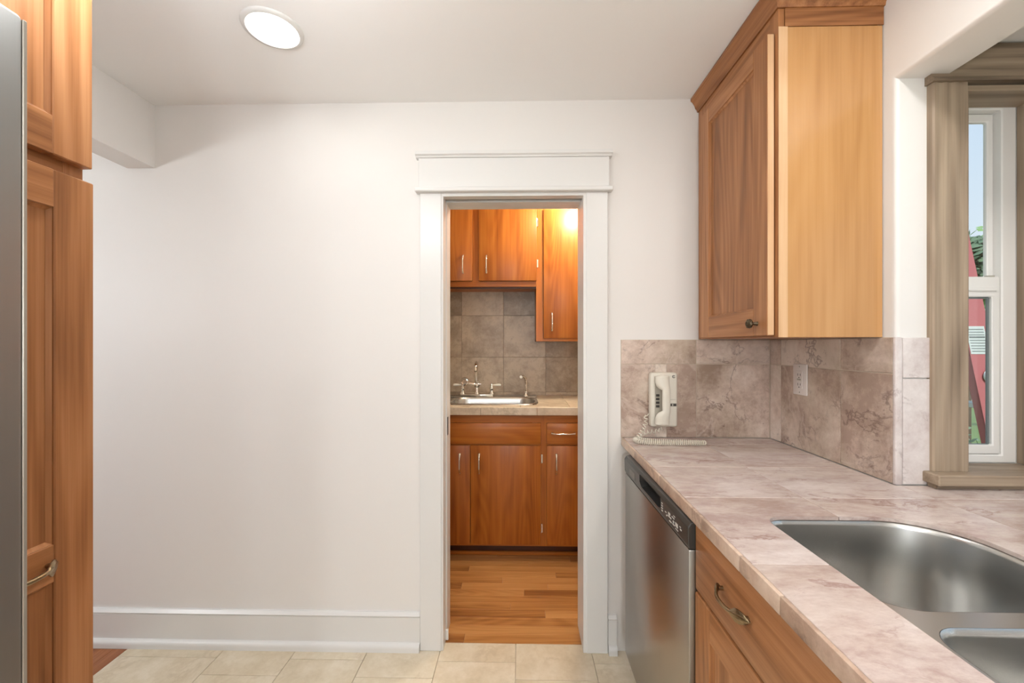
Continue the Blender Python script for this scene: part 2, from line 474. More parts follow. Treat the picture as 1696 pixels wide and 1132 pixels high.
# ------------------------------------------------------------------ baseboards
def baseboard(name, x0, x1, label):
    b = B(); bx(b, x0, x1, 1.765, D, 0, .138)
    bb = tag(obj(name, b, 'trim_paint'), label, 'baseboard', None, 'structure')
    prism(cb := B(), [(D, .138), (1.767, .138), (1.762, .146), (1.767, .152), (1.772, .158), (D, .158)], 'x', x0, x1)
    obj('cap_molding', cb, 'trim_paint', bb)
    pts = [(1.765, 0), (1.748, 0), (1.748, .014)]+[(1.765-.017*math.cos(a), .016+.018*math.sin(a)) for a in (0.2, .5, .9, 1.3, PI/2)]
    prism(sb := B(), pts, 'x', x0, x1)
    obj('shoe_molding', sb, 'trim_paint', bb)
baseboard('baseboard_back', -3.2, -.430, 'white baseboard along the wall left of the pantry doorway')
baseboard('baseboard_corner', .372, .408, 'short piece of white baseboard between doorway and dishwasher')

# ------------------------------------------------------------------ doorway casing
tr = thing('trim_1', (-.03, 1.762, 0), 'white craftsman casing around the pantry doorway', 'trim', None, 'structure')
obj('casing_board', box(-.429, -.338, 1.762, D, 0, 1.956, bev=.002), 'trim_paint', tr)
obj('casing_board', box(.279, .370, 1.762, D, 0, 1.956, bev=.002), 'trim_paint', tr)
obj('frieze_board', box(-.434, .375, 1.758, D, 1.974, 2.104, bev=.001), 'trim_paint', tr)
obj('lip_molding', box(-.447, .388, 1.738, D, 1.956, 1.974, bev=.003), 'trim_paint', tr)
prism(cb := B(), [(D, 2.104), (1.752, 2.104), (1.749, 2.110), (1.741, 2.114), (1.741, 2.128), (D, 2.128)], 'x', -.445, .386)
obj('cap_molding', cb, 'trim_paint', tr)
obj('side_jamb', box(.267, .281, 1.766, 1.94, 0, 1.943), 'trim_paint', tr)
obj('side_jamb', box(-.344, -.330, 1.766, 1.826, 0, 1.943), 'trim_paint', tr)
obj('side_jamb', box(-.344, -.330, 1.876, 1.94, 0, 1.943), 'trim_paint', tr)
obj('head_jamb', box(-.344, .281, 1.766, 1.806, 1.943, 1.956), 'trim_paint', tr)
obj('head_jamb', box(-.344, .281, 1.846, 1.94, 1.943, 1.956), 'trim_paint', tr)
obj('track', box(-.344, .281, 1.812, 1.842, 1.972, 1.985), 'dark_void', tr)
obj('casing_board', box(-.429, -.338, D2, 1.939, 0, 1.956, bev=.002), 'trim_paint', tr)
obj('casing_board', box(.279, .370, D2, 1.939, 0, 1.956, bev=.002), 'trim_paint', tr)
obj('casing_board', box(-.434, .375, D2, 1.939, 1.956, 2.08, bev=.002), 'trim_paint', tr)

dr = tag(obj('door_1', box(-1.06, -.326, 1.832, 1.870, .012, 1.94, bev=.003), 'trim_paint'), 'white pocket door slid into the wall, only its edge showing', 'door', None, 'structure')
obj('latch', box(-.3275, -.3245, 1.842, 1.860, .905, .985), 'black_plastic', dr)
obj('floor_guide', box(-.331, -.318, 1.822, 1.8315, 0.004, .05, bev=.002), 'vinyl', dr)

# ================================================================== tiles on the walls
def tile_y(parent, x0, x1, z0, z1, yface, mat, th=.008, g=.0015):
    return obj('tile', box(x0+g, x1-g, yface-th, yface, z0+g, z1-g, bev=.0012), mat, parent)
def tile_x(parent, y0, y1, z0, z1, xface, mat, th=.008, g=.0015):
    return obj('tile', box(xface-th, xface, y0+g, y1-g, z0+g, z1-g, bev=.0012), mat, parent)
CT = .914
ZT = 1.226; ZTT = 1.330
obj('grout_bed', box(.428, XR-.001, D-.0055, D, CT, ZTT), 'grout', wall_back)
obj('grout_bed', box(XR-.0055, XR, 1.198, D-.001, CT, ZTT), 'grout', wall_right)
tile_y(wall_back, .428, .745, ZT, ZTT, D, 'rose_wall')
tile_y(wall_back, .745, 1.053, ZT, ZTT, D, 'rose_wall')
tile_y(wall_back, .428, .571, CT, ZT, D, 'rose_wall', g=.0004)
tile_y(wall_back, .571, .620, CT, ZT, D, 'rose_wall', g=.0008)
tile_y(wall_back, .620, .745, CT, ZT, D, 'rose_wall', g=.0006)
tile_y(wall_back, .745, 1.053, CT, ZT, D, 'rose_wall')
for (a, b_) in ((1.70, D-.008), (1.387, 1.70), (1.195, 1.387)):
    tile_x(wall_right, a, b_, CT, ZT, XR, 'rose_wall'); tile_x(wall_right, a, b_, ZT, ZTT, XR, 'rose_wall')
obj('edge_trim', box(XR-.009, XR+.012, 1.186, 1.1955, CT, ZTT, bev=.003, seg=2), 'rose_pale', wall_right)
tile_y(wall_right, XR+.012, 1.166, CT, 1.214, 1.195, 'rose_pale'); tile_y(wall_right, XR+.012, 1.166, 1.214, ZTT, 1.195, 'rose_pale')

# pantry backsplash
PTX = [-.752, -.439, -.126, .188, .501, .815]; PTZ = [.932, .955, 1.215, 1.526, 1.720]
obj('grout_bed', box(-.9, .9, PB-.004, PB, .932, 1.72), 'grout_dark', wall_pantry)
for j in range(4):
    for i in range(5):
        x0, x1 = PTX[i], PTX[i+1]
        if j == 2: x0, x1 = x0+.04*0, x1
        if x0 < .11 or j < 2 or True:
            tile_y(wall_pantry, x0, x1, PTZ[j], PTZ[j+1], PB, 'taupe_tile', g=.0008)

# ================================================================== lights in the ceiling, then added fill globes
def can_light(x, y, label, power):
    t_ = thing('recessed_light', (x, y, HC), label, 'light', 'recessed ceiling lights')
    b = B(); lathe(b, [(.076, .003), (.079, .009), (.090, .007), (.0935, .001), (.0935, 0)], (x, y, HC), '-z', 48); obj('trim_ring', b, 'trim_paint', t_, 60)
    b = B(); lathe(b, [(.0, .004), (.0, .0041), (.076, .0035), (.076, .001)], (x, y, HC), '-z', 48)
    obj('lens', b, 'lens_glow', t_, 60)
    ld = bpy.data.lights.new('lamp', 'AREA'); ld.shape = 'DISK'; ld.size = .15; ld.energy = power; ld.color = CAN_COLOR
    link('lamp', ld, t_, (x, y, HC-.012))
can_light(-.819, 1.356, 'lit round recessed light in the ceiling above the blank wall', CAN_POWER*.045)
can_light(.80, .50, 'round recessed light in the ceiling over the sink counter', CAN_POWER*.55)
can_light(-.45, -.80, 'round recessed light in the ceiling behind the refrigerator', CAN_POWER*.5)
can_light(.45, -1.10, 'round recessed light in the ceiling at the near end of the counter', CAN_POWER*.5)
def add_fill_globe(x, y, label, r=.14, drop=.42):  # glowing globes added out of view to brighten ceiling and walls
    t_ = thing('fill_globe', (x, y, HC), label, 'light', 'added fill globes')
    obj('canopy', lathe(B(), [(.06, 0), (.06, .012), (.012, .03)], (x, y, HC), '-z', 24), 'chrome', t_, 45)
    obj('rod', tube(B(), [(x, y, HC-.02), (x, y, HC-drop+r)], .006, 8), 'chrome', t_)
    b = B(); bmesh.ops.create_uvsphere(b, u_segments=28, v_segments=16, radius=r); bmesh.ops.translate(b, verts=b.verts, vec=(x, y, HC-drop))
    obj('globe', b, 'fill_glow', t_, 60)
add_fill_globe(-.62, .72, 'small unseen globe added as fill light close under the ceiling above the aisle', .070, .275)
add_fill_globe(.02, -.90, 'unseen globe added as fill light over the kitchen, the one nearer the sink', .12, .96)
add_fill_globe(-.20, -2.35, 'unseen globe added as fill light over the kitchen, the one nearer the patio door', .12, .96)
add_fill_globe(-2.75, .40, 'unseen globe added as fill light in the adjoining room', .14, .7)

# ================================================================== cabinet pieces
def pull_leaf(parent, c, along, out, L=.118, mat='bronze'):
    """antique pull with leaf-shaped ends; along and out are unit vectors"""
    c = Vector(c); a = Vector(along); o = Vector(out); pts = []; fl = []
    N = 26
    for i in range(N+1):
        s = -1+2*i/N; h = .003+.025*(1-abs(s)**2.2)
        pts.append(c+a*(s*L/2)+o*h)
        q = abs(s)
        if q > .50:
            e = (q-.50)/.50; wv = .0035+.0105*math.sin(PI*min(1, e*1.0)**.75) if e < 1 else .001
            wv = max(.0012, wv*(1 if e < .97 else .4)); fl.append((.0030, wv))
        else: fl.append((.0036, .0040))
    b = tube(B(), pts, .004, 10, True, fl, up=o)
    h_ = obj('handle', b, mat, parent, 60)
    side = a.cross(o)
    for sg in (-1, 1):
        rb = B()
        for q in (-.0052, 0, .0052):
            rp = []
            for e in (.60, .7, .8, .9):
                hh = .003+.025*(1-e**2.2)
                rp.append(c+a*(sg*e*L/2)+o*(hh+.0024)+side*q*(1-abs(e-.75)*1.5))
            tube(rb, rp, .0011, 5)
        obj('leaf_rib', rb, mat, h_, 60) if False else merge_into(h_, rb)
        pb = tube(B(), [c+a*(sg*L*.41), c+a*(sg*L*.41)+o*.009], .0045, 8)
        merge_into(h_, pb)
    return h_

def merge_into(o, bm):
    """add more geometry (world coordinates) to an existing mesh object"""
    b2 = bmesh.new(); b2.from_mesh(o.data)
    bmesh.ops.translate(bm, verts=bm.verts, vec=-WPOS[o.name]); merge(b2, bm)
    bmesh.ops.recalc_face_normals(b2, faces=b2.faces)
    for f in b2.faces: f.smooth = True
    b2.to_mesh(o.data); b2.free(); o.data.set_sharp_from_angle(angle=math.radians(50))

def pieces(name, mat, parent, *boxes, bev=0.0):
    return [obj(name, box(*b_, bev=bev), mat, parent) for b_ in boxes]

def ring_frame(a0, a1, z0, z1, wl_, wr_, wt_, wb_, axis, d0, d1, bev=0.0):
    """one connected rectangular frame in the (a, z) plane, d0..d1 deep along axis"""
    t = bmesh.new(); P = (lambda a, z, d: (a, d, z)) if axis == 'y' else (lambda a, z, d: (d, a, z))
    O = [(a0, z0), (a1, z0), (a1, z1), (a0, z1)]; I = [(a0+wl_, z0+wb_), (a1-wr_, z0+wb_), (a1-wr_, z1-wt_), (a0+wl_, z1-wt_)]
    vs = {(n_, d, i): t.verts.new(P(*p, d)) for n_, L_ in (('o', O), ('i', I)) for d in (d0, d1) for i, p in enumerate(L_)}
    for i in range(4):
        j = (i+1) % 4
        for d in (d0, d1): t.faces.new((vs['o', d, i], vs['o', d, j], vs['i', d, j], vs['i', d, i]))
        for n_ in 'oi': t.faces.new((vs[n_, d0, i], vs[n_, d0, j], vs[n_, d1, j], vs[n_, d1, i]))
    bmesh.ops.recalc_face_normals(t, faces=t.faces)
    if bev: bmesh.ops.bevel(t, geom=[e for e in t.edges if not e.is_boundary and e.calc_face_angle(0) > .5], offset=bev, segments=1, affect='EDGES')
    return t

def xbox(xf, sgn, d0, d1, *r, **k):
    """box on a face looking along sgn*X: d0..d1 is the depth behind the face plane xf"""
    return box(xf-sgn*d0, xf-sgn*d1, *r, **k)

def framed_door(parent, xf, sgn, y0, y1, z0, z1, st=.065, rt=.065, rb=.07, mids=(), th=.020, wood='alder'):
    """frame-and-panel door lying in a plane of constant x; its face looks along sgn*X"""
    d = obj('door', xbox(xf, sgn, .0100, .016, y0+st-.004, y1-st+.004, z0+rb-.004, z1-rt+.004), wood+'_z', parent)
    for (a, b_) in ((y0, y0+st), (y1-st, y1)): obj('stile', xbox(xf, sgn, 0, th, a, b_, z0, z1, bev=.0018), wood+'_z', d)
    obj('rail', xbox(xf, sgn, .0004, th, y0+st, y1-st, z1-rt, z1, bev=.0012), wood+'_y', d)
    obj('rail', xbox(xf, sgn, .0004, th, y0+st, y1-st, z0, z0+rb, bev=.0012), wood+'_y', d)
    zs = [z0+rb]
    for (a, b_) in mids:
        obj('rail', xbox(xf, sgn, .0004, th, y0+st, y1-st, a, b_, bev=.0012), wood+'_y', d); zs += [a, b_]
    zs.append(z1-rt)
    for a, b_ in zip(zs[0::2], zs[1::2]):
        m = B(); e = .006; lo = [(y0+st, a), (y1-st, a), (y1-st, b_), (y0+st, b_)]; li = [(y0+st+e, a+e), (y1-st-e, a+e), (y1-st-e, b_-e), (y0+st+e, b_-e)]
        Vo = [m.verts.new((xf-sgn*.004, *p)) for p in lo]; Vi = [m.verts.new((xf-sgn*.0096, *p)) for p in li]; Vb = [m.verts.new((xf-sgn*.0096, *p)) for p in lo]
        for q in range(4):
            w = (q+1) % 4
            m.faces.new((Vo[q], Vo[w], Vi[w], Vi[q])); m.faces.new((Vi[q], Vi[w], Vb[w], Vb[q])); m.faces.new((Vb[q], Vb[w], Vo[w], Vo[q]))
        obj('sticking', m, wood+'_z', d)
    return d

# ------------------------------------------------------------------ wall cabinet on the right
uc = thing('wall_cabinet', (.90, 1.50, 1.331), 'alder wall cabinet with crown molding hung above the telephone corner', 'cabinet')
pieces('body', 'alder_z', uc, (.775, XR-.004, 1.250, D-.006, 1.345, 2.335), (.775, XR-.004, 1.236, D-.006, 1.331, 1.345))
pieces('face_frame', 'alder_z', uc, (.757, .775, 1.2345, 1.275, 1.331, 2.335), (.757, .775, 1.70, D-.003, 1.331, 2.335))
pieces('frame_rail', 'alder_y', uc, (.757, .775, 1.275, 1.70, 1.331, 1.37), (.757, .775, 1.275, 1.70, 2.20, 2.335))
tag(obj('end_panel', box(.7752, XR-.003, 1.2336, 1.2495, 1.3305, 2.243, bev=.001), 'birch_panel', uc), 'pale glossy end panel')
d = framed_door(uc, .735, -1, 1.2515, 1.712, 1.336, 2.236, st=.074, rt=.058, rb=.082)
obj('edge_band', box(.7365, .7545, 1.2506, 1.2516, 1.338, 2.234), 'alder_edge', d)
tag(obj('edge_strip', box(.7572, .7835, 1.2322, 1.2334, 1.3305, 2.243), 'alder_edge', uc), 'pale edge strip of the end panel')
kb = B(); kc = (.735, 1.304, 1.374)
lathe(kb, [(.007, 0), (.0055, .002), (.0045, .014), (.008, .017), (.0135, .020), (.0145, .024), (.0125, .029), (.006, .032), (.001, .0325)], kc, '-x', 20)
kn = obj('knob', kb, 'bronze_dark', d, 50)
rb = B()
for q in range(8):
    a = q*PI/4
    tube(rb, [(.735-.0205-.0012, 1.304+.0138*math.cos(a), 1.374+.0138*math.sin(a)), (.735-.028, 1.304+.0135*math.cos(a+.5), 1.374+.0135*math.sin(a+.5)), (.735-.0328, 1.304+.004*math.cos(a+1.1), 1.374+.004*math.sin(a+1.1))], .0013, 5)
merge_into(kn, rb)
bm = box(.7752, XR-.001, 1.231, 1.2340, 2.243, 2.31, bev=.001)
obj('frieze', bm, 'alder_x', uc)
# crown: cove profile swept along the front and returned on the end, mitred
prof = [(0, 2.296), (.006, 2.296), (.009, 2.306), (.014, 2.311), (.018, 2.324), (.027, 2.338), (.034, 2.343), (.034, 2.353), (0, 2.353)]
bm = B(); R0 = []; R1 = []; R2 = []
for (o_, z) in prof:
    R0.append(bm.verts.new((.757-o_, D-.002, z))); R1.append(bm.verts.new((.757-o_, 1.2335-o_, z))); R2.append(bm.verts.new((XR+.004, 1.2335-o_, z)))
n = len(prof)
for P_, Q_ in ((R0, R1), (R1, R2)):
    for i in range(n): bm.faces.new((P_[i], P_[(i+1) % n], Q_[(i+1) % n], Q_[i]))
bm.faces.new(R0); bm.faces.new(R2)
obj('crown_molding', bm, 'alder_y', uc, 30)

# ------------------------------------------------------------------ tall pantry cabinet by the refrigerator
tc = thing('tall_cabinet', (-1.10, .653, 0), 'narrow tall alder cabinet with two doors beside the refrigerator', 'cabinet')
TY0, TY1 = .545, .763
obj('body', box(-1.40, -.842, TY0, TY1-.001, .10, 2.34), 'alder_z', tc)
pieces('face_frame', 'alder_z', tc, (-.842, -.822, TY1-.035, TY1-.001, .10, 2.34), (-.842, -.822, TY0, TY0+.03, .10, 2.34))
pieces('frame_rail', 'alder_y', tc, (-.842, -.8225, TY0+.03, TY1-.035, 1.59, 1.655), (-.842, -.8225, TY0+.03, TY1-.035, 2.25, 2.34), (-.842, -.8225, TY0+.03, TY1-.035, .10, .125))
obj('toe_kick', box(-1.38, -.90, TY0+.002, TY1-.003, 0, .10), 'toe_wood', tc)
framed_door(tc, -.80, 1, TY0+.004, TY1-.003, 1.636, 2.30, st=.066, rt=.065, rb=.066)
d = framed_door(tc, -.80, 1, TY0+.004, TY1-.001, .115, 1.610, st=.066, rt=.065, rb=.07, mids=((.901, .966),))
pull_leaf(d, (-.80, .640, .934), (0, 1, 0), (1, 0, 0), L=.112)

# ------------------------------------------------------------------ refrigerator
fr = thing('refrigerator', (-1.02, .12, 0), 'grey metal refrigerator at the left edge, front seen edge-on', 'refrigerator')
obj('body', box(-1.39, -.735, -.30, .530, .03, 1.735, bev=.004), 'fridge_edge', fr)
for (y0, y1, hy) in ((.085, .534, .14), (-.305, .080, .02)):
    dd = obj('door', box(-.728, -.655, y0, y1, .07, 1.742, bev=.006, seg=2), 'steel_fridge', fr)
    if y1 > .5: obj('edge_strip', box(-.728, -.6565, .5342, .5395, .073, 1.739, bev=.001), 'fridge_edge', dd)
    hb = tube(B(), spline([(-.655, hy, .65), (-.615, hy, .68), (-.612, hy, 1.0), (-.615, hy, 1.32), (-.655, hy, 1.35)], 6), .010, 10)
    obj('handle', hb, 'steel_fridge', dd)
obj('base_grille', box(-.76, -.715, -.28, .51, .01, .065), 'black_plastic', fr)
obj('hinge_cover', box(-.79, -.68, .45, .52, 1.7425, 1.752, bev=.003), 'console_grey', fr)

# ================================================================== counter run on the right
def xf(y): return .428-(D-y)*.0187
SX0, SX1, SY0, SY1 = .554, .938, .215, .966
CUT = rrect(SX0, SX1, SY0, SY1, (.135, .045, .045, .10), 10)
def boolean_cut(o, poly, z0, z1):
    cb = B(); prism(cb, poly, 'z', z0, z1)
    me = bpy.data.meshes.new('cut'); bmesh.ops.recalc_face_normals(cb, faces=cb.faces); cb.to_mesh(me); cb.free()
    c = bpy.data.objects.new('cut', me); COL.objects.link(c)
    md = o.modifiers.new('cut', 'BOOLEAN'); md.object = c; md.operation = 'DIFFERENCE'; md.solver = 'EXACT'
    bpy.context.view_layer.update()
    dg = bpy.context.evaluated_depsgraph_get()
    new = bpy.data.meshes.new_from_object(o.evaluated_get(dg))
    o.modifiers.remove(md); old = o.data; o.data = new
    if not new.materials and old.materials: new.materials.append(old.materials[0])
    bpy.data.objects.remove(c); bpy.data.meshes.remove(me)
    for p in new.polygons: p.use_smooth = False

YN = -1.62
bm = prism(B(), [(xf(YN)+.010, YN), (XR-.002, YN), (XR-.002, -.449), (1.619, -.449), (1.619, 1.185), (XR-.010, 1.185), (XR-.010, D-.0085), (xf(D)+.010, D-.0085)], 'z', .885, .9055)
wt = tag(obj('worktop', bm, 'grout'), 'pink marble tile worktop with the steel sink set in it', 'worktop')
CUT2 = rrect(SX0-.03, SX1+.03, SY0-.03, SY1+.03, (.14, .06, .06, .11), 10)
boolean_cut(wt, CUT2, .8, 1.0)
def ctile(poly):
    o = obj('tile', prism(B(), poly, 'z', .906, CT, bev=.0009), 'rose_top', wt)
    px = [p[0] for p in poly]; py = [p[1] for p in poly]
    if max(px) > SX0 and min(px) < SX1 and max(py) > SY0 and min(py) < SY1: boolean_cut(o, CUT, .8, 1.0)
    return o
g = .0009
def yb(y): return D-.009 if y > 1.77 else y
c1 = [D, 1.660, 1.352, 1.083, .850, .755, .450, .145, -.16, -.465, -.77, -1.075, -1.38, YN]
for a, b_ in zip(c1[1:], c1[:-1]):
    b2 = yb(b_)
    ctile([(xf(a)+.0088, a+g), (.730-g, a+g), (.730-g, b2-g), (xf(b2)+.0088, b2-g)])
c2 = [D, 1.660, 1.352, 1.083, .770, .460, .150, -.16, -.45, -.77, -1.075, -1.38, YN]
for a, b_ in zip(c2[1:], c2[:-1]):
    xe = XR-.009 if a > 1.19 else 1.063
    if a > 1.08 and a < 1.19:
        ctile([(.730+g, a+g), (1.063-g, a+g), (1.063-g, 1.184), (XR-.010, 1.184), (XR-.010, b_-g), (.730+g, b_-g)])
    else:
        xe = (XR-.010) if a > 1.19 else (1.063-g if a > -.46 else XR-.003)
        ctile([(.730+g, a+g), (xe, a+g), (xe, yb(b_)-g), (.730+g, yb(b_)-g)])
c3 = [1.185, 1.083, .770, .460, .150, -.16, -.448]
for a, b_ in zip(c3[1:], c3[:-1]):
    ctile([(1.063+g, a+g), (1.370-g, a+g), (1.370-g, b_-g), (1.063+g, b_-g)])
    ctile([(1.370+g, a+g), (1.618, a+g), (1.618, b_-g), (1.370+g, b_-g)])
ce = [D-.009, 1.555, 1.26, .958, .785, .66, .36, .055, -.25, -.555, -.86, -1.165, -1.47, YN]
for a, b_ in zip(ce[1:], ce[:-1]):
    obj('edge_tile', prism(B(), [(xf(a), a+g), (xf(a)+.0084, a+g), (xf(b_)+.0084, b_-g), (xf(b_), b_-g)], 'z', .882, CT, bev=.002, seg=2), 'rose_edge', wt)

# ------------------------------------------------------------------ double sink
sk = thing('kitchen_sink', (.745, .60, .70), 'double bowl stainless steel sink set into the pink marble worktop', 'sink')
def bowl(x0, x1, y0, y1, radii, depth, ztop=.905, inset=.028, n=8):
    loops = []
    for (dz, off) in ((0.0002, 0), (.004, .0035), (.012, .005), (depth*.5, .010), (depth-.045, .014), (depth-.022, .020), (depth-.008, .034), (depth-.001, .052), (depth+.002, .075)):
        loops.append((ztop-dz, rrect(x0+off, x1-off, y0+off, y1-off, [max(.02, r-off*.45) for r in radii], n)))
    b = B(); rings = [[b.verts.new((p[0], p[1], z)) for p in L_] for z, L_ in loops]
    m = len(rings[0])
    for i in range(len(rings)-1):
        for k_ in range(m): b.faces.new((rings[i][k_], rings[i][(k_+1) % m], rings[i+1][(k_+1) % m], rings[i+1][k_]))
    b.faces.new(rings[-1])
    return b
b1 = bowl(.548, .944, .640, .972, (.145, .055, .075, .055), .215)
obj('bowl', b1, 'steel_sink', sk, 60)
b2_ = bowl(.572, .930, .205, .604, (.05, .045, .05, .05), .185)
obj('bowl', b2_, 'steel_sink', sk, 60)
pl = obj('flange', prism(B(), rrect(.530, .962, .180, .990, (.15, .05, .05, .08), 8), 'z', .9005, .9048), 'steel_sink', sk)
boolean_cut(pl, rrect(.5475, .9445, .6395, .9725, (.145, .055, .075, .055), 10), .8, 1.0)
boolean_cut(pl, rrect(.5715, .9305, .2045, .6045, (.05, .045, .05, .05), 10), .8, 1.0)
for (cx_, cy_, zz) in ((.75, .81, .6885), (.75, .40, .7185)):
    b = B(); lathe(b, [(.0, .001), (.020, .001), (.022, .004), (.042, .005), (.045, .002), (.045, 0)], (cx_, cy_, zz), 'z', 28)
    dn = obj('drain', b, 'chrome', sk, 50)

# ------------------------------------------------------------------ dishwasher
dw = thing('dishwasher', (.72, 1.315, 0), 'stainless steel dishwasher with dark control strip under the worktop', 'dishwasher')
DX = .405; DY0, DY1 = 1.011, 1.622
obj('body', box(.445, 1.03, DY0+.004, DY1-.004, .10, .872), 'black_plastic', dw)
dpan = obj('door', box(DX+.002, .446, DY0+.001, DY1-.001, .115, .812, bev=.004, seg=2), 'steel_door', dw)
obj('toe_panel', box(.47, .50, DY0, DY1, 0.001, .10), 'black_plastic', dw)
# control strip with a pocket handle cut into it
HY0, HY1, HZ0, HZ1 = 1.206, 1.418, .832, .868
pts = [(.446, .814), (DX+.003, .814), (DX, .822), (DX-.001, .866), (DX+.006, .877), (DX+.020, .881), (.446, .881)]
con = obj('control_strip', prism(B(), [(p[0], p[1]) for p in pts], 'y', DY0-.001, DY1, bev=.002, seg=2), 'console_grey', dw)
cb = B(); prism(cb, [(HY0, HZ0+.006), (HY0+.02, HZ0), (HY1-.02, HZ0), (HY1, HZ0+.012), (HY1, HZ1), (HY0, HZ1)], 'x', .38, .432)
me = bpy.data.meshes.new('cut'); bmesh.ops.recalc_face_normals(cb, faces=cb.faces); cb.to_mesh(me); cb.free()
co = bpy.data.objects.new('cut', me); COL.objects.link(co)
md = con.modifiers.new('cut', 'BOOLEAN'); md.object = co; md.solver = 'EXACT'
bpy.context.view_layer.update()
con_new = bpy.data.meshes.new_from_object(con.evaluated_get(bpy.context.evaluated_depsgraph_get()))
con.modifiers.remove(md); con.data = con_new; bpy.data.objects.remove(co); bpy.data.meshes.remove(me)
for p in con_new.polygons: p.use_smooth = False
obj('handle_pocket', box(.4315, .4335, HY0, HY1, HZ0, HZ1), 'black_hole', con)
obj('badge', box(DX-.0014, DX+.001, 1.475, 1.545, .828, .852, bev=.0004), 'badge_grey', con)
mk = B()
def mark(y0, y1, z0, z1): bx(mk, DX-.0016, DX-.0004, y0, y1, z0, z1)
for k_ in range(4): mark(1.187, 1.197, .834+.007*k_, .8365+.007*k_)
mark(1.152, 1.158, .835, .838)
for (y0, y1, z0, z1) in ((1.128, 1.142, .846, .852), (1.120, 1.146, .840, .843), (1.098, 1.116, .849, .851), (1.092, 1.104, .856, .858), (1.118, 1.134, .830, .833),
                         (1.096, 1.110, .832, .835), (1.100, 1.108, .838, .843), (1.074, 1.090, .836, .846), (1.072, 1.090, .829, .831), (1.050, 1.058, .840, .843), (1.054, 1.062, .846, .848), (1.158, 1.168, .842, .844)):
    mark(y0, y1, z0, z1)
obj('control_marks', mk, 'print_white', con)['kind'] = 'stuff'
obj('filler_strip', box(.52, .535, DY1+.004, D-.009, .10, .88), 'alder_z', dw)

# ------------------------------------------------------------------ sink base cabinet
bc = thing('base_cabinet', (.73, .55, 0), 'alder sink base cabinet with long drawer front under the pink worktop', 'cabinet')
BY0, BY1 = .10, 1.0075
pieces('body', 'alder_z', bc, (.46, 1.04, BY1-.018, BY1, .10, .88), (.46, 1.04, BY0, BY0+.018, .10, .88), (.46, 1.04, BY0+.018, BY1-.018, .10, .118), (1.03, 1.04, BY0+.018, BY1-.018, .118, .68))
pieces('face_frame', 'alder_z', bc, (.4415, .46, BY1-.04, BY1, .10, .88), (.4415, .46, BY0, BY0+.04, .10, .88))
pieces('frame_rail', 'alder_y', bc, (.4415, .46, BY0+.04, BY1-.04, .70, .74), (.4415, .46, BY0+.04, BY1-.04, .85, .88), (.4415, .46, BY0+.04, BY1-.04, .10, .14))
obj('toe_kick', box(.52, .535, BY0, BY1, 0, .10), 'toe_wood', bc)
df = obj('drawer_front', box(.420, .440, BY0+.003, BY1-.001, .7225, .8765, bev=.004, seg=2), 'alder_y', bc)
pull_leaf(df, (.420, .822, .803), (0, 1, 0), (-1, 0, 0))
pull_leaf(df, (.420, .30, .803), (0, 1, 0), (-1, 0, 0))
d1 = framed_door(bc, .420, -1, .5565, BY1-.001, .115, .7155, st=.074, rt=.072, rb=.075)
d2 = framed_door(bc, .420, -1, BY0+.003, .5535, .115, .7155, st=.074, rt=.072, rb=.075)
pull_leaf(d1, (.420, .594, .62), (0, 0, 1), (-1, 0, 0)); pull_leaf(d2, (.420, .515, .62), (0, 0, 1), (-1, 0, 0))

bc2 = thing('base_cabinet', (.73, -.76, 0), 'alder base cabinet behind the viewpoint at the near end of the worktop', 'cabinet')
obj('body', box(.4415, 1.04, -1.60, BY0-.002, .10, .88), 'alder_z', bc2)
obj('toe_kick', box(.52, 1.0, -1.60, BY0-.002, 0, .10), 'toe_wood', bc2)
for (a, b_) in ((-.466, .096), (-1.03, -.47), (-1.596, -1.034)):
    df2 = obj('drawer_front', box(.420, .440, a, b_, .7225, .8765, bev=.004, seg=2), 'alder_y', bc2)
    pull_leaf(df2, (.420, (a+b_)/2, .803), (0, 1, 0), (-1, 0, 0))
    framed_door(bc2, .420, -1, a, b_, .115, .7155, st=.074, rt=.072, rb=.075)

# ================================================================== telephone
ph = thing('telephone', (.595, D-.009, .957), 'ivory corded wall telephone on the pink tile backsplash', 'telephone')
PF = 1.735
obj('base', box(.541, .653, PF, D-.009, .966, 1.192, bev=.010, seg=3), 'ivory', ph, 50)
ob_ = B(); bx(ob_, .5575, .612, PF-.0012, PF+.004, .980, 1.178, bev=.001); obj('cradle', ob_, 'ivory_dark', ph)
# handset: two rounded ends joined by a slimmer grip
hpts = []; hfl = []
for i in range(29):
    s = i/28; z = .974+s*(1.186-.974)
    q = abs(s-.5)*2
    bulge = max(0, (q-.45)/.55)
    w = .0170+.0125*min(1, bulge*2.6)
    if q > .93: w *= math.sqrt(max(.05, 1-((q-.93)/.075)**2))
    dep = .010+.006*min(1, bulge*2.0)
    if q > .93: dep *= math.sqrt(max(.15, 1-((q-.93)/.08)**2))
    yc = PF-.031+.012*min(1, bulge*1.6)
    xc = .5945-.0125*min(1, bulge*2.6)
    hpts.append((xc, yc, z)); hfl.append((dep, w))
obj('handset', tube(B(), hpts, .01, 16, True, hfl, up=(0, -1, 0)), 'ivory', ph, 50)
for z in (1.098, 1.083, 1.068, 1.053):
    obj('key', box(.562, .576, PF-.005, PF-.0015, z-.005, z+.005, bev=.001), 'key_black', ph)
obj('switch_window', box(.612, .648, PF-.0012, PF+.002, 1.052, 1.066, bev=.0006), 'ivory_dark', ph)
for x in (.616, .634): obj('switch', box(x, x+.012, PF-.003, PF-.0012, 1.054, 1.063, bev=.0006), 'key_black', ph)
rb = B()
for k_ in range(1): tube(rb, [(.636+.0052*math.cos(a), PF-.0006, 1.176+.0052*math.sin(a)) for a in [0.7+i*5.2/20 for i in range(21)]], .0012, 6)
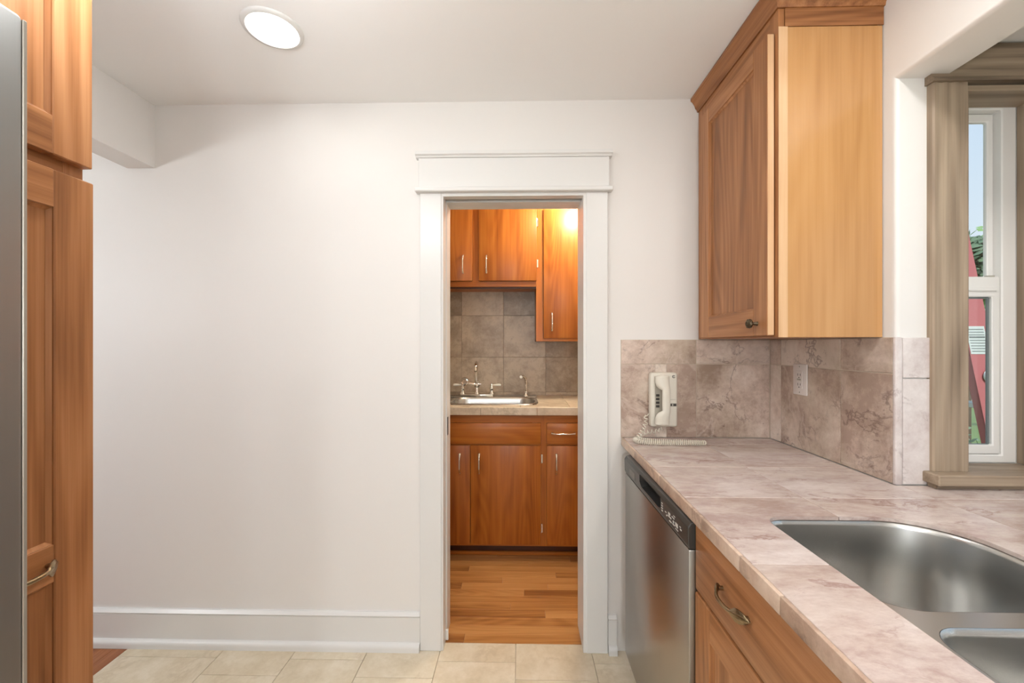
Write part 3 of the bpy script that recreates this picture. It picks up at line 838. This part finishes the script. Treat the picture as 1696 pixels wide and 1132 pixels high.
tube(rb, [(.636, PF-.0006, 1.176+.001), (.636, PF-.0006, 1.176-.001)], .0012, 6)
obj('emblem', rb, 'key_black', ph)
obj('label_line', box(.618, .643, PF-.0008, PF+.001, 1.0800, 1.0815), 'ivory_dark', ph)
# coiled cord: from the base's left side down onto the worktop, along it, back, and up to the handset
path = spline([(.541, 1.752, 1.018), (.524, 1.746, 1.010), (.524, 1.742, .985), (.508, 1.735, .955), (.486, 1.715, .932), (.464, 1.690, .9238), (.470, 1.655, .9238), (.50, 1.640, .9238),
               (.56, 1.632, .9238), (.64, 1.632, .9238), (.70, 1.634, .9238), (.722, 1.642, .9238), (.705, 1.652, .9238), (.64, 1.656, .9238), (.56, 1.662, .9238), (.505, 1.680, .9238),
               (.484, 1.708, .922), (.500, 1.730, .934), (.535, 1.740, .945), (.560, 1.738, .947), (.578, 1.728, .955), (.584, 1.718, .975)], 40)
L = 0; cum = [0]
for a, b_ in zip(path[:-1], path[1:]): L += (b_-a).length; cum.append(L)
def at_len(s):
    import bisect
    i = min(max(bisect.bisect_right(cum, s)-1, 0), len(path)-2); f = (s-cum[i])/max(1e-9, cum[i+1]-cum[i])
    return path[i].lerp(path[i+1], f), (path[i+1]-path[i]).normalized()
hp = []; phase = 0; steps = 1700; s = 0
for i in range(steps+1):
    s = L*i/steps; p, tdir = at_len(min(s, L*.99999))
    e = min(1, s/.03, (L-s)/.03)
    up_ = Vector((0, 0, 1)) if abs(tdir.z) < .8 else Vector((0, 1, 0))
    sd = tdir.cross(up_).normalized(); up2 = sd.cross(tdir)
    # tight coils on the worktop, stretched ones where the cord climbs
    tight = 1.0 if p.z < .924 else .42
    phase += (L/steps)*2*PI/.0074*tight
    hp.append(p+(sd*math.cos(phase)+up2*math.sin(phase))*.0074*max(0, e))
obj('cord', tube(B(), hp, .0021, 5), 'cord_ivory', ph, 60)

# ------------------------------------------------------------------ outlet on the right wall
ol = thing('wall_outlet', (XR-.009, 1.578, 1.119), 'white wall outlet on the right tile backsplash', 'outlet')
XO = XR-.0082
obj('plate', box(XO-.006, XO, 1.540, 1.616, 1.120, 1.236, bev=.0025, seg=2), 'outlet_white', ol)
rc = obj('receptacle', box(XO-.008, XO-.0055, 1.561, 1.595, 1.145, 1.211, bev=.001), 'outlet_white', ol)
for zc in (1.196, 1.160):
    for yy, hh in ((1.571, .008), (1.584, .0095)): obj('slot', box(XO-.0084, XO-.0078, yy-.001, yy+.001, zc-hh/2, zc+hh/2), 'key_black', rc)
    gb = lathe(B(), [(.0024, 0), (.0024, .0005)], (XO-.0079, 1.578, zc-.0105), '-x', 10); obj('slot', gb, 'key_black', rc)
for zc in (1.130, 1.226): obj('screw', lathe(B(), [(.003, 0), (.0026, .001), (.0, .0012)], (XO-.0058, 1.578, zc), '-x', 12), 'ivory_dark', ol)
obj('test_button', box(XO-.0092, XO-.0078, 1.568, 1.588, 1.175, 1.181, bev=.0004), 'ivory_dark', rc)

# ================================================================== side window of the bay
wi = thing('window_1', (1.36, 1.262, .955), 'white vinyl double hung window in the side of the sink bay', 'window', None, 'structure')
FY0, FY1 = 1.262, 1.30
x0, x1, z0, z1 = WX0+.002, WX1-.002, WZ0+.002, WZ1-.002
fw = .042
obj('frame', ring_frame(x0, x1, z0, z1, fw, fw, .020, .024, 'y', FY0, FY1, .003), 'vinyl', wi)
# upper sash (outer track) and lower sash (inner track)
sx0, sx1 = x0+fw+.001, x1-fw-.001
us = obj('sash', ring_frame(sx0, sx1, 1.482, z1-.021, .018, .018, .025, .033, 'y', 1.283, 1.298, .003), 'vinyl', wi)
obj('pane', box(sx0+.014, sx1-.014, 1.289, 1.291, 1.51, z1-.042), 'pane_glass', us)
ls = obj('sash', ring_frame(sx0, sx1, z0+.025, 1.512, .022, .022, .060, .027, 'y', 1.266, 1.281, .003), 'vinyl', wi)
obj('pane', box(sx0+.018, sx1-.018, 1.272, 1.274, z0+.05, 1.455), 'pane_glass', ls)
obj('gasket', ring_frame(sx0+.022, sx1-.022, z0+.052, 1.452, .006, .006, .005, .002, 'y', 1.275, 1.280), 'gasket', ls)
obj('sash_pull', box(sx0+.03, sx1-.012, 1.2610, 1.2662, 1.468, 1.478, bev=.002), 'vinyl', ls)
obj('tilt_latch', box(sx1-.034, sx1-.012, 1.268, 1.279, 1.512, 1.516, bev=.001), 'ivory_dark', ls)
obj('outer_sill', prism(B(), [(1.30, .99), (1.42, .965), (1.42, .94), (1.30, .955)], 'x', WX0-.05, WX1+.05), 'vinyl', wi)

t2 = thing('trim_2', (1.36, 1.175, .93), 'weathered brown wood casing and sill of the bay side window', 'trim', None, 'structure')
def fluted(x0, x1, z0, z1):
    pts = [(x0, 1.195), (x0, 1.179), (x0+.004, 1.1755)]
    n = 14
    for i in range(n+1):
        f = i/n; x = x0+.008+f*(x1-x0-.016); pts.append((x, 1.1755+.0022*(1-math.cos(f*2*PI*3))/2*(1 if .04 < f < .96 else 0)))
    pts += [(x1-.003, 1.1755), (x1, 1.179), (x1, 1.195)]
    return prism(B(), [(p[0], p[1]) for p in pts], 'z', z0, z1)
obj('casing_leg', fluted(1.147, WX0, .956, 2.038), 'weathered_z', t2, 40)
obj('casing_leg', fluted(WX1, 1.571, .956, 2.038), 'weathered_z', t2, 40)
hb = B()
prism(hb, [(1.195, 2.038), (1.168, 2.038), (1.166, 2.044), (1.172, 2.050), (1.175, 2.056), (1.176, 2.075), (1.1735, 2.085), (1.176, 2.095), (1.1735, 2.11), (1.175, 2.145), (1.195, 2.145)], 'x', 1.141, 1.577)
obj('head_casing', hb, 'weathered_x', t2)
obj('head_liner', box(WX0, WX1, 1.178, 1.2615, 2.014, 2.0295), 'weathered_x', t2)
obj('side_liner', box(WX1-.002, WX1+.010-.0105, 1.178, 1.2615, .957, 2.014), 'weathered_z', t2)
obj('side_liner', box(WX0, WX0+.002, 1.178, 1.2615, .957, 2.014), 'weathered_z', t2)
obj('stool', box(1.128, 1.585, 1.140, 1.1945, .926, .9555, bev=.003), 'weathered_x', t2)
obj('stool', box(WX0, WX1, 1.1945, 1.2615, .940, .9556), 'weathered_x', t2)
obj('apron', box(1.140, 1.575, 1.158, 1.186, .9145, .926), 'weathered_x', t2)

# main window over the sink, past the right edge of the frame
w2 = thing('window_2', (1.66, .375, .955), 'white vinyl window over the sink counter', 'window', None, 'structure')
obj('frame', ring_frame(-.22, .97, .957, 2.028, .06, .06, .06, .06, 'x', 1.64, 1.70), 'vinyl', w2)
obj('mullion', box(1.64, 1.70, .355, .395, 1.017, 1.968), 'vinyl', w2)
obj('pane', box(1.665, 1.669, -.158, .354, 1.018, 1.967), 'pane_glass', w2); obj('pane', box(1.665, 1.669, .396, .909, 1.018, 1.967), 'pane_glass', w2)
# patio door behind the viewpoint
w3 = thing('door_2', (-.05, -3.45, 0), 'white framed glass patio door at the far end of the kitchen', 'door', None, 'structure')
obj('frame', ring_frame(-1.05, .95, 0, 2.1, .07, .07, .07, .09, 'y', -3.50, -3.42), 'vinyl', w3)
obj('mullion', box(-.09, -.01, -3.50, -3.42, .09, 2.03), 'vinyl', w3)
obj('pane', box(-.979, -.091, -3.462, -3.456, .091, 2.029), 'pane_glass', w3); obj('pane', box(-.009, .879, -3.462, -3.456, .091, 2.029), 'pane_glass', w3)

# ================================================================== the pantry
def bar_pull(parent, c, vertical=True, L=.115, out=.026):
    c = Vector(c); a = Vector((0, 0, 1)) if vertical else Vector((1, 0, 0)); o = Vector((0, -1, 0)); n = 18; pts = []; fl = []
    for i in range(n+1):
        s = -1+2*i/n; pts.append(c+a*s*L/2+o*(.005+(out-.005)*(1-abs(s)**4)))
        q = abs(s); r = .0036+.003*max(0, (q-.7)/.3); fl.append((r, r*1.25))
    h = obj('handle', tube(B(), pts, .004, 10, True, fl, up=(0, -1, 0)), 'chrome', parent, 60)
    pb = B()
    for sg in (-1, 1): lathe(pb, [(.0085, 0), (.0085, .002), (.006, .006), (.004, .008)], c+a*sg*L/2, '-y', 12)
    merge_into(h, pb); return h
def hinge(parent, x, y, z):
    b = B(); bx(b, x-.004, x+.004, y-.003, y, z-.026, z+.026, bev=.001); tube(b, [(x-.006, y-.003, z-.028), (x-.006, y-.003, z+.028)], .0032, 8)
    obj('hinge', b, 'chrome', parent)

PY = 2.80       # face frame plane of the pantry wall cabinets
u1 = thing('pantry_wall_cabinet', (-.37, 2.95, 1.70), 'short orange wood wall cabinet above the pantry sink', 'cabinet')
obj('body', box(-.85, .1055, PY+.018, PB-.009, 1.702, 2.33), 'fir_z', u1)
pieces('face_frame', 'fir_z', u1, (-.326, -.279, PY, PY+.018, 1.735, 2.222), (.098, .1055, PY, PY+.018, 1.735, 2.222), (-.85, -.73, PY, PY+.018, 1.735, 2.222))
pieces('frame_rail', 'fir_x', u1, (-.85, .1055, PY, PY+.018, 1.701, 1.735), (-.85, .1055, PY, PY+.018, 2.222, 2.33))
da = obj('door', box(-.732, -.324, PY-.018, PY-.0005, 1.738, 2.220, bev=.003, seg=2), 'fir_z', u1); bar_pull(da, (-.386, PY-.018, 1.850))
db = obj('door', box(-.281, .108, PY-.018, PY-.0005, 1.738, 2.220, bev=.003, seg=2), 'fir_z', u1); bar_pull(db, (-.228, PY-.018, 1.850))
for z in (1.855, 2.13): hinge(db, .116, PY-.006, z)
obj('light_rail', box(-.85, .105, PY+.02, PY+.035, 1.690, 1.7015), 'toe_wood', u1)

u2 = thing('pantry_wall_cabinet', (.33, 2.95, 1.33), 'taller orange wood wall cabinet at the right of the pantry sink', 'cabinet')
obj('body', box(.107, .62, PY+.018, PB-.009, 1.332, 2.33), 'fir_z', u2)
pieces('face_frame', 'fir_z', u2, (.1065, .1525, PY-.001, PY+.018, 1.331, 2.33), (.58, .62, PY-.001, PY+.018, 1.331, 2.33))
pieces('frame_rail', 'fir_x', u2, (.1525, .58, PY-.001, PY+.018, 1.331, 1.352), (.1525, .58, PY-.001, PY+.018, 2.218, 2.33))
dc = obj('door', box(.155, .582, PY-.018, PY-.0015, 1.351, 2.217, bev=.003, seg=2), 'fir_z', u2); bar_pull(dc, (.211, PY-.018, 1.462))

QY = 2.52
p1 = thing('pantry_base_cabinet', (-.15, 2.81, 0), 'orange wood base cabinet with flush doors under the pantry sink', 'cabinet')
pieces('body', 'fir_z', p1, (-.90, -.88, QY+.018, PB-.009, .085, .884), (.70, .72, QY+.018, PB-.009, .085, .884), (-.88, .70, QY+.018, PB-.009, .085, .10), (.125, .155, QY+.018, PB-.009, .10, .884))
pieces('face_frame', 'fir_z', p1, (.121, .160, QY, QY+.018, .085, .884), (-.90, -.60, QY, QY+.018, .085, .884), (.45, .72, QY, QY+.018, .085, .884), (-.306, -.30, QY+.002, QY+.018, .10, .70))
pieces('frame_rail', 'fir_x', p1, (-.60, .121, QY, QY+.018, .834, .884), (.160, .45, QY, QY+.018, .834, .884), (-.60, .121, QY, QY+.018, .695, .708), (.160, .45, QY, QY+.018, .695, .708), (-.60, .121, QY, QY+.018, .085, .10), (.16, .45, QY, QY+.018, .085, .10))
obj('drawer_front', box(-.605, .1225, QY-.016, QY-.0005, .7075, .834, bev=.003, seg=2), 'fir_x', p1)
dd = obj('drawer_front', box(.1585, .46, QY-.016, QY-.0005, .7075, .834, bev=.003, seg=2), 'fir_x', p1); bar_pull(dd, (.258, QY-.016, .773), False, .135)
for (a, b_, hx) in ((-.605, -.3045, -.367), (-.3015, .1225, -.249), (.1585, .46, .216)):
    dd = obj('door', box(a, b_, QY-.016, QY-.0005, .1005, .6985, bev=.003, seg=2), 'fir_z', p1); bar_pull(dd, (hx, QY-.016, .588))
    if a > -.31:
        for z in (.196, .617): hinge(dd, (.1305 if a < 0 else .468), QY-.004, z)
obj('toe_kick', box(-.90, .72, 2.592, 2.605, .0, .085), 'toe_wood', p1)
obj('kick_strip', box(-.90, .72, 2.572, 2.5915, .0005, .022, bev=.003), 'fir_x', p1)

PT = .932
bm = B(); bx(bm, -.92, .75, 2.500, PB-.009, .885, .9235)
pw = tag(obj('pantry_worktop', bm, 'grout_dark'), 'beige tiled worktop of the pantry holding the small sink', 'worktop')
# opening for the drop-in sink
PSX0, PSX1, PSY0, PSY1 = -.705, .105, 2.585, 3.03
boolean_cut(pw, rrect(PSX0, PSX1, PSY0, PSY1, (.05,)*4, 6), .8, 1.0)
for (y0, y1, xsx) in ((2.4985, 2.80, (-.92, -.62, -.31, 0, .30, .61, .75)), (2.80, PB-.009, (-.92, -.62, -.31, 0, .30, .61, .75))):
    for a, b_ in zip(xsx[:-1], xsx[1:]):
        o = obj('tile', box(a+.001, b_-.001, y0+.001, y1-.001, .924, PT, bev=.001), 'pantry_top', pw)
        if a < PSX1 and b_ > PSX0: boolean_cut(o, rrect(PSX0, PSX1, PSY0, PSY1, (.05,)*4, 6), .8, 1.0)
for a, b_ in ((-.92, -.58), (-.58, -.24), (-.24, .10), (.10, .43), (.43, .75)):
    obj('edge_tile', box(a+.0008, b_-.0008, 2.490, 2.498, .884, PT-.0005, bev=.002), 'pantry_top', pw)

ps = thing('pantry_sink', (-.30, 2.81, .76), 'shiny double bowl drop-in sink in the pantry worktop', 'sink')
def rimmed(x0, x1, y0, y1, r):
    b = B(); loops = [(PT+.001, -.0, ), ]
    spec = [(PT+.0008, -.020), (PT+.006, -.017), (PT+.0075, -.008), (PT+.004, 0), (PT-.010, .003), (PT-.09, .010), (PT-.14, .018), (PT-.155, .040), (PT-.158, .070)]
    rings = [[b.verts.new((p[0], p[1], z)) for p in rrect(x0+o, x1-o, y0+o, y1-o, [max(.02, r-o*.4)]*4, 6)] for z, o in spec]
    m = len(rings[0])
    for i in range(len(rings)-1):
        for k_ in range(m): b.faces.new((rings[i][k_], rings[i][(k_+1) % m], rings[i+1][(k_+1) % m], rings[i+1][k_]))
    b.faces.new(rings[-1]); return b
obj('bowl', rimmed(-.455, .095, 2.596, 2.925, .10), 'steel_sink', ps, 60)
obj('bowl', rimmed(-.695, -.497, 2.596, 2.925, .08), 'steel_sink', ps, 60)
obj('deck', box(-.715, .115, 2.945, 3.043, PT+.0008, PT+.006, bev=.003, seg=2), 'steel_sink', ps)
obj('divider', box(-.478, -.474, 2.60, 2.945, PT-.02, PT+.0065), 'steel_sink', ps)

fc = thing('pantry_faucet', (-.315, 2.995, PT+.006), 'chrome bridge faucet with white lever handles at the pantry sink', 'faucet')
ZD = PT+.006; FYc = 2.995
obj('base_plate', box(-.432, -.196, FYc-.022, FYc+.022, ZD, ZD+.016, bev=.006, seg=2), 'chrome', fc, 50)
for (x, sg) in ((-.418, -1), (-.208, 1)):
    b = B(); lathe(b, [(.022, .014), (.021, .02), (.014, .030), (.012, .044), (.016, .052), (.013, .062), (.009, .070), (.011, .078), (.010, .086), (.003, .092)], (x, FYc, ZD), 'z', 18)
    st = obj('valve', b, 'chrome', fc, 50)
    obj('lever', tube(B(), [(x+sg*.008, FYc, ZD+.079), (x+sg*.022, FYc, ZD+.079), (x+sg*.032, FYc-.002, ZD+.079), (x+sg*.050, FYc-.004, ZD+.080), (x+sg*.064, FYc-.005, ZD+.080), (x+sg*.068, FYc-.005, ZD+.080)], [.004, .0055, .008, .0095, .008, .003], 12), 'porcelain', st, 60)
b = B(); lathe(b, [(.020, .014), (.018, .024), (.012, .034), (.011, .060), (.020, .064), (.021, .074), (.012, .078), (.012, .095), (.020, .099), (.020, .106), (.012, .110)], (-.315, FYc, ZD), 'z', 18)
cl = obj('column', b, 'chrome', fc, 50)
obj('spout', tube(B(), spline([(-.320, FYc, ZD+.105), (-.320, FYc, ZD+.16), (-.318, FYc-.012, ZD+.215), (-.314, FYc-.05, ZD+.243), (-.312, FYc-.10, ZD+.225), (-.312, FYc-.125, ZD+.185)], 6), .0105, 12), 'chrome', fc, 60)
obj('filter_arm', tube(B(), [(-.285, FYc, ZD+.085), (-.345, FYc-.01, ZD+.085), (-.375, FYc-.03, ZD+.098)], .0095, 10), 'chrome', cl, 60)
b = B(); lathe(b, [(.018, 0), (.026, .004), (.030, .012), (.031, .030), (.026, .040), (.020, .041), (.018, .036), (.0, .036)], (-.397, FYc-.02, ZD+.108), '-y', 22)
obj('filter_head', b, 'chrome', fc, 45)
sp = thing('side_sprayer', (.040, 2.995, ZD), 'chrome side sprayer right of the pantry faucet', 'sprayer')
b = B(); lathe(b, [(.021, 0), (.020, .006), (.012, .012), (.011, .022), (.016, .026), (.014, .032)], (.040, 2.995, ZD), 'z', 16); obj('holder', b, 'chrome', sp, 50)
obj('spray_body', tube(B(), spline([(.041, 2.995, ZD+.030), (.041, 2.995, ZD+.07), (.038, 2.995, ZD+.112), (.028, 2.985, ZD+.135), (.012, 2.97, ZD+.143), (.002, 2.965, ZD+.136)], 5), [.0075]*8+[.009]*6+[.010]*8+[.012]*4, 12), 'chrome', sp, 60)
obj('spray_tip', lathe(B(), [(.011, 0), (.013, .006), (.010, .014), (.0, .015)], (.004, 2.962, ZD+.140), '-y', 14), 'porcelain', sp, 50)

cl_ = thing('ceiling_lamp', (.37, 2.52, HC), 'round glass flush lamp on the pantry ceiling', 'light')
obj('canopy', lathe(B(), [(.075, 0), (.075, .012), (.06, .016)], (.37, 2.52, HC), '-z', 28), 'chrome', cl_, 45)
obj('globe', lathe(B(), [(.06, .016), (.072, .03), (.075, .045), (.066, .066), (.04, .08), (.0, .084)], (.37, 2.52, HC), '-z', 28), 'pantry_glow', cl_, 60)

# ================================================================== outside the bay window
gr = tag(obj('ground', box(-12, 30, -14, 40, -.66, -.60), 'lawn'), 'green lawn outside the window', 'ground', None, 'structure')
# red step ladder standing open beside the house
ld_ = thing('step_ladder', (2.45, 2.28, -.60), 'red fibreglass step ladder standing outside the bay window', 'ladder')
def beam(p0, p1, w, d, wv, mat, name, parent):
    """channel-like rail from p0 to p1; w along unit vector wv, d across it"""
    p0, p1, wv = Vector(p0), Vector(p1), Vector(wv); ax = (p1-p0).normalized(); wv = (wv-ax*wv.dot(ax)).normalized(); dv = ax.cross(wv)
    b = B()
    def slab(c0, w_, d_):
        vs = []
        for p in (p0, p1):
            for (i, j) in ((-1, -1), (1, -1), (1, 1), (-1, 1)): vs.append(b.verts.new(p+c0+wv*i*w_/2+dv*j*d_/2))
        for f in ((0, 1, 2, 3), (4, 5, 6, 7), (0, 1, 5, 4), (1, 2, 6, 5), (2, 3, 7, 6), (3, 0, 4, 7)): b.faces.new([vs[i] for i in f])
    slab(Vector((0, 0, 0)), w, .006); slab(wv*(w/2-.003)+dv*d/2, .006, d); slab(wv*(-w/2+.003)+dv*d/2, .006, d)
    return obj(name, b, mat, parent)
sl = .21
def lx(z): return 2.305+(1.154-z)*sl      # the near rail leans: lower is further right
front = []
for yy in (2.10, 2.52):
    front.append(beam((lx(-.60), yy, -.60), (lx(2.15), yy, 2.15), .115, .035, (1, 0, 0), 'red_fibre', 'rail', ld_))
for yy in (2.14, 2.48):
    beam((lx(2.12)-.02, yy, 2.12), (lx(2.12)-.75, yy, -.60), .06, .03, (1, 0, 0), 'red_dark', 'rail', ld_)
for z in (-.28, .04, .36, .68, 1.0, 1.32, 1.64, 1.96):
    obj('tread', box(lx(z)-.045, lx(z)+.045, 2.105, 2.515, z-.012, z+.012, bev=.003), 'aluminium', ld_)
obj('top_cap', box(lx(2.15)-.12, lx(2.15)+.08, 2.06, 2.56, 2.15, 2.19, bev=.008, seg=2), 'red_dark', ld_)
def rail_plate(name, z0, z1, w, mat, parent, y, off=0):
    return obj(name, prism(B(), [(lx(z0)-w/2+off, z0), (lx(z0)+w/2+off, z0), (lx(z1)+w/2+off, z1), (lx(z1)-w/2+off, z1)], 'y', y-.0012, y), mat, parent)
lb = rail_plate('warning_label', 1.262, 1.400, .090, 'paper_white', front[0], 2.0965, -.010)
for k_ in range(9):
    z = 1.275+.0135*k_
    rail_plate('print_line', z, z+(.007 if k_ == 5 else .003), .074, 'print_grey', front[0], 2.0952, -.010)
lb2 = rail_plate('warning_label', .93, 1.09, .05, 'paper_white', front[0], 2.0965, .034)
obj('rivet_ring', lathe(B(), [(.020, 0), (.034, .002), (.036, .006), (.030, .010), (.022, .010), (.020, .004), (.0, .004)], (lx(1.154)+.012, 2.097, 1.154), '-y', 24), 'aluminium', front[0], 45)

def leaves(bm, c, r, n, size, rnd, squash=1.0):
    c = Vector(c)
    for _ in range(n):
        d_ = Vector((rnd.gauss(0, 1), rnd.gauss(0, 1), rnd.gauss(0, 1))).normalized()*r*(rnd.random()**.4); d_.z *= squash
        u = Vector((rnd.gauss(0, 1), rnd.gauss(0, 1), rnd.gauss(0, 1))).normalized(); v = u.orthogonal().normalized()
        s_ = size*(.6+.8*rnd.random()); p = c+d_
        bm.faces.new([bm.verts.new(p+u*s_), bm.verts.new(p+v*s_*.45), bm.verts.new(p-u*s_), bm.verts.new(p-v*s_*.45)])
def tree(name, base, h, r, label, mat, seed, n=2600, size=.10, group=None):
    rnd = random.Random(seed); t_ = thing(name, base, label, 'tree', group)
    b = B(); x, y, z = base
    tube(b, [(x, y, z), (x+.05, y, z+h*.4), (x, y+.05, z+h*.8)], [.12, .09, .03], 8); obj('trunk', b, 'bark', t_)
    b = B()
    for _ in range(9):
        a = rnd.random()*2*PI; rr = r*.6*rnd.random(); leaves(b, (x+rr*math.cos(a), y+rr*math.sin(a), z+h*(.42+.5*rnd.random())), r*.55, n//9, size, rnd, .8)
    obj('crown', b, mat, t_, 0)
tree('leafy_tree', (10.9, 9.7, -.60), 5.1, 1.9, 'bright green leafy tree in the distance outside the window', 'leaf_green', 3)
tree('conifer_tree', (7.0, 6.75, -.60), 3.9, .55, 'darker pointed tree left of the bright green one outside', 'leaf_dark', 5)
rnd = random.Random(11)
for (x, y, r) in ((3.4, 3.6, .55), (4.3, 4.5, .6)):
    b = B(); leaves(b, (x, y, .0), r, 1500, .05, rnd, .95); sh = thing('shrub', (x, y, -.60), 'dark shrub low behind the red ladder, nearer the house' if x < 4 else 'dark shrub low behind the red ladder, further away', 'shrub')
    obj('foliage', b, 'leaf_dark', sh, 0); obj('stem', tube(B(), [(x, y, -.60), (x, y, .1)], [.03, .015], 6), 'bark', sh)
nh = thing('neighbour_house', (17.0, 15.0, -.60), 'ochre roofed neighbouring house among the trees outside the window', 'house')
obj('wall', box(14.6, 19.4, 14.2, 15.8, -.60, 3.4), 'trim_paint', nh)
obj('roof', prism(B(), [(13.8, 3.4), (16.2, 3.4), (15.0, 4.5)], 'x', 14.2, 19.8), 'roof_ochre', nh)
